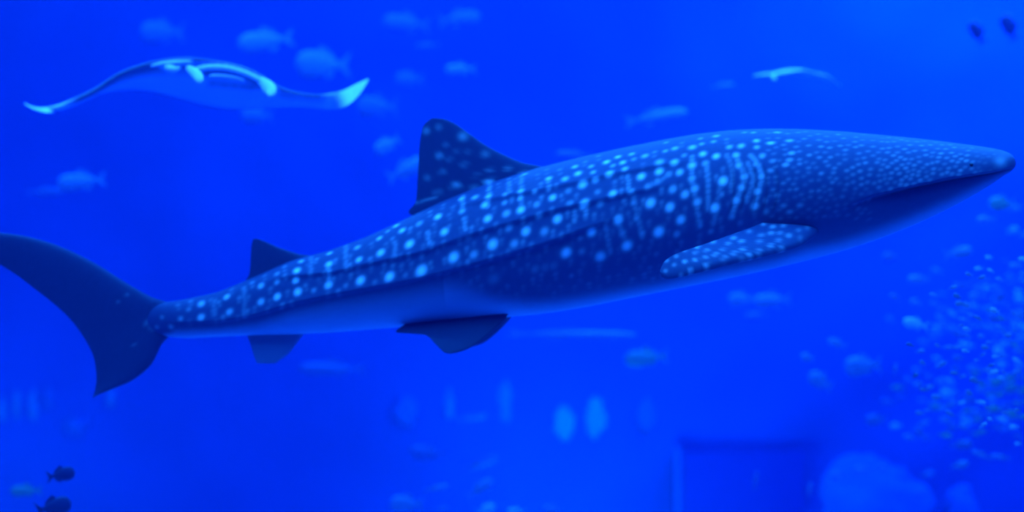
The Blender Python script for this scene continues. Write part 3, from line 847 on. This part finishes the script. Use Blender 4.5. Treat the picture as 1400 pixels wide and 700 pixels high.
# ------------------------------------------------------------------ boulders and added light-patch knobs at the far wall
def rock(name, label, px, py, wpx, hpx, Y, mat, dpx=None, seed=0, group=None, rough=.3, freq=2.2, blunt=False):
    bm = bmesh.new()
    bmesh.ops.create_icosphere(bm, subdivisions=4, radius=1.0)
    sx, sz = wpx / 2 / F * Y, hpx / 2 / F * Y
    sy = (dpx or wpx) / 2 / F * Y
    c = P(px, py, Y)
    vs = []
    for v in bm.verts:
        d = 1 + rough * noise.noise(v.co * freq + Vector((seed * 7.3, 0, 0))) + .5 * rough * noise.noise(v.co * freq * 2.3 + Vector((seed * 3.1, 5, 0)))
        z = v.co.z
        if blunt and abs(z) < .999: d *= math.sqrt((1 - z ** 6) / (1 - z * z))       # a pillar: upright flanks, rounded head
        vs.append(c + Vector((v.co.x * d * sx, v.co.y * d * sy, z * (1 if blunt else d) * sz)))
    fs = [[v.index for v in f.verts] for f in bm.faces]
    bm.free()
    o = mesh_obj(name, vs, fs, mat)
    return tag(o, label, 'rock', group)


KNOBS = [   # added knobs standing in for light patches: label, px, py, width, height, material
    ('brightest pale rock knob on the far wall under the shark\'s belly', 770, 578, 26, 44, M_GLOWPATCH),
    ('second brightest light-patch knob on the far wall, right beside the brightest', 814, 570, 28, 56, M_GLOWPATCH),
    ('tall pale light-patch knob on the far wall, left of the brightest one', 690, 553, 20, 60, M_LIGHTPATCH),
    ('small pale light-patch knob on the far wall above the bottom shoal', 614, 553, 14, 40, M_LIGHTPATCH),
    ('broad faint light-patch knob on the far wall, leftmost of the central row', 552, 562, 34, 40, M_ROCK),
    ('faint light-patch knob on the far wall, right end of the central row', 884, 566, 26, 50, M_ROCK),
    ('pale upright light-patch knob at the left edge under the tail fin, second from left', 24, 552, 11, 42, M_LIGHTPATCH),
    ('pale light-patch knob at the left edge under the tail fin, third from left', 46, 556, 14, 44, M_LIGHTPATCH),
    ('pale upright light-patch knob at the left edge under the tail fin, fourth from left', 68, 544, 16, 36, M_ROCK),
    ('pale light-patch knob cut by the left edge under the tail fin', 4, 560, 12, 34, M_LIGHTPATCH),
    ('faint broad light-patch knob below and right of the left edge knobs', 104, 580, 34, 26, M_ROCK),
    ('small rock knob peeping out under the tail fin\'s lower tip', 153, 543, 12, 30, M_LIGHTPATCH),
]
for i, (l, x, y, w, h, m) in enumerate(KNOBS):
    q = P(x, y, WALL_Y)
    q = Vector((q.x, WALL_Y, q.z))
    face_y = WALL_Y - 0.25 * (noise.noise(q * 0.35) + 0.5 * noise.noise(q * 0.9))      # the wall's own face there
    rock('light_patch_knob', l, x, y, w, h, face_y + .01, m, dpx=15, seed=i + 1, rough=.35, freq=1.6)
BOULDERS = [   # label, px, top py, width, distance
    ('wide hazy boulder on the tank floor at lower right', 1195, 628, 150, 24.3, M_ROCK),
    ('small hazy boulder right of the wide one at lower right', 1312, 664, 56, 24.6, M_ROCK),
]
for i, (l, x, t, w, Y, m) in enumerate(BOULDERS):
    foot = 358 + F * CAM.z / Y                                  # a little below the floor there
    rock('boulder', l, x, (t + foot) / 2, w, foot - t, Y, m, dpx=w * .6, seed=i + 20)

# the dark viewing window in the far wall
wd = box_obj('window_1', P(932, 706, WALL_Y - .4), P(1098, 618, WALL_Y - .4) + Vector((0, .3, 0)), M_GLASSDARK)
tag(wd, kind='structure')
fr = box_obj('window_frame', P(924, 712, WALL_Y - .45), P(931, 612, WALL_Y - .45) + Vector((0, .35, 0)), M_ROCK, wd)
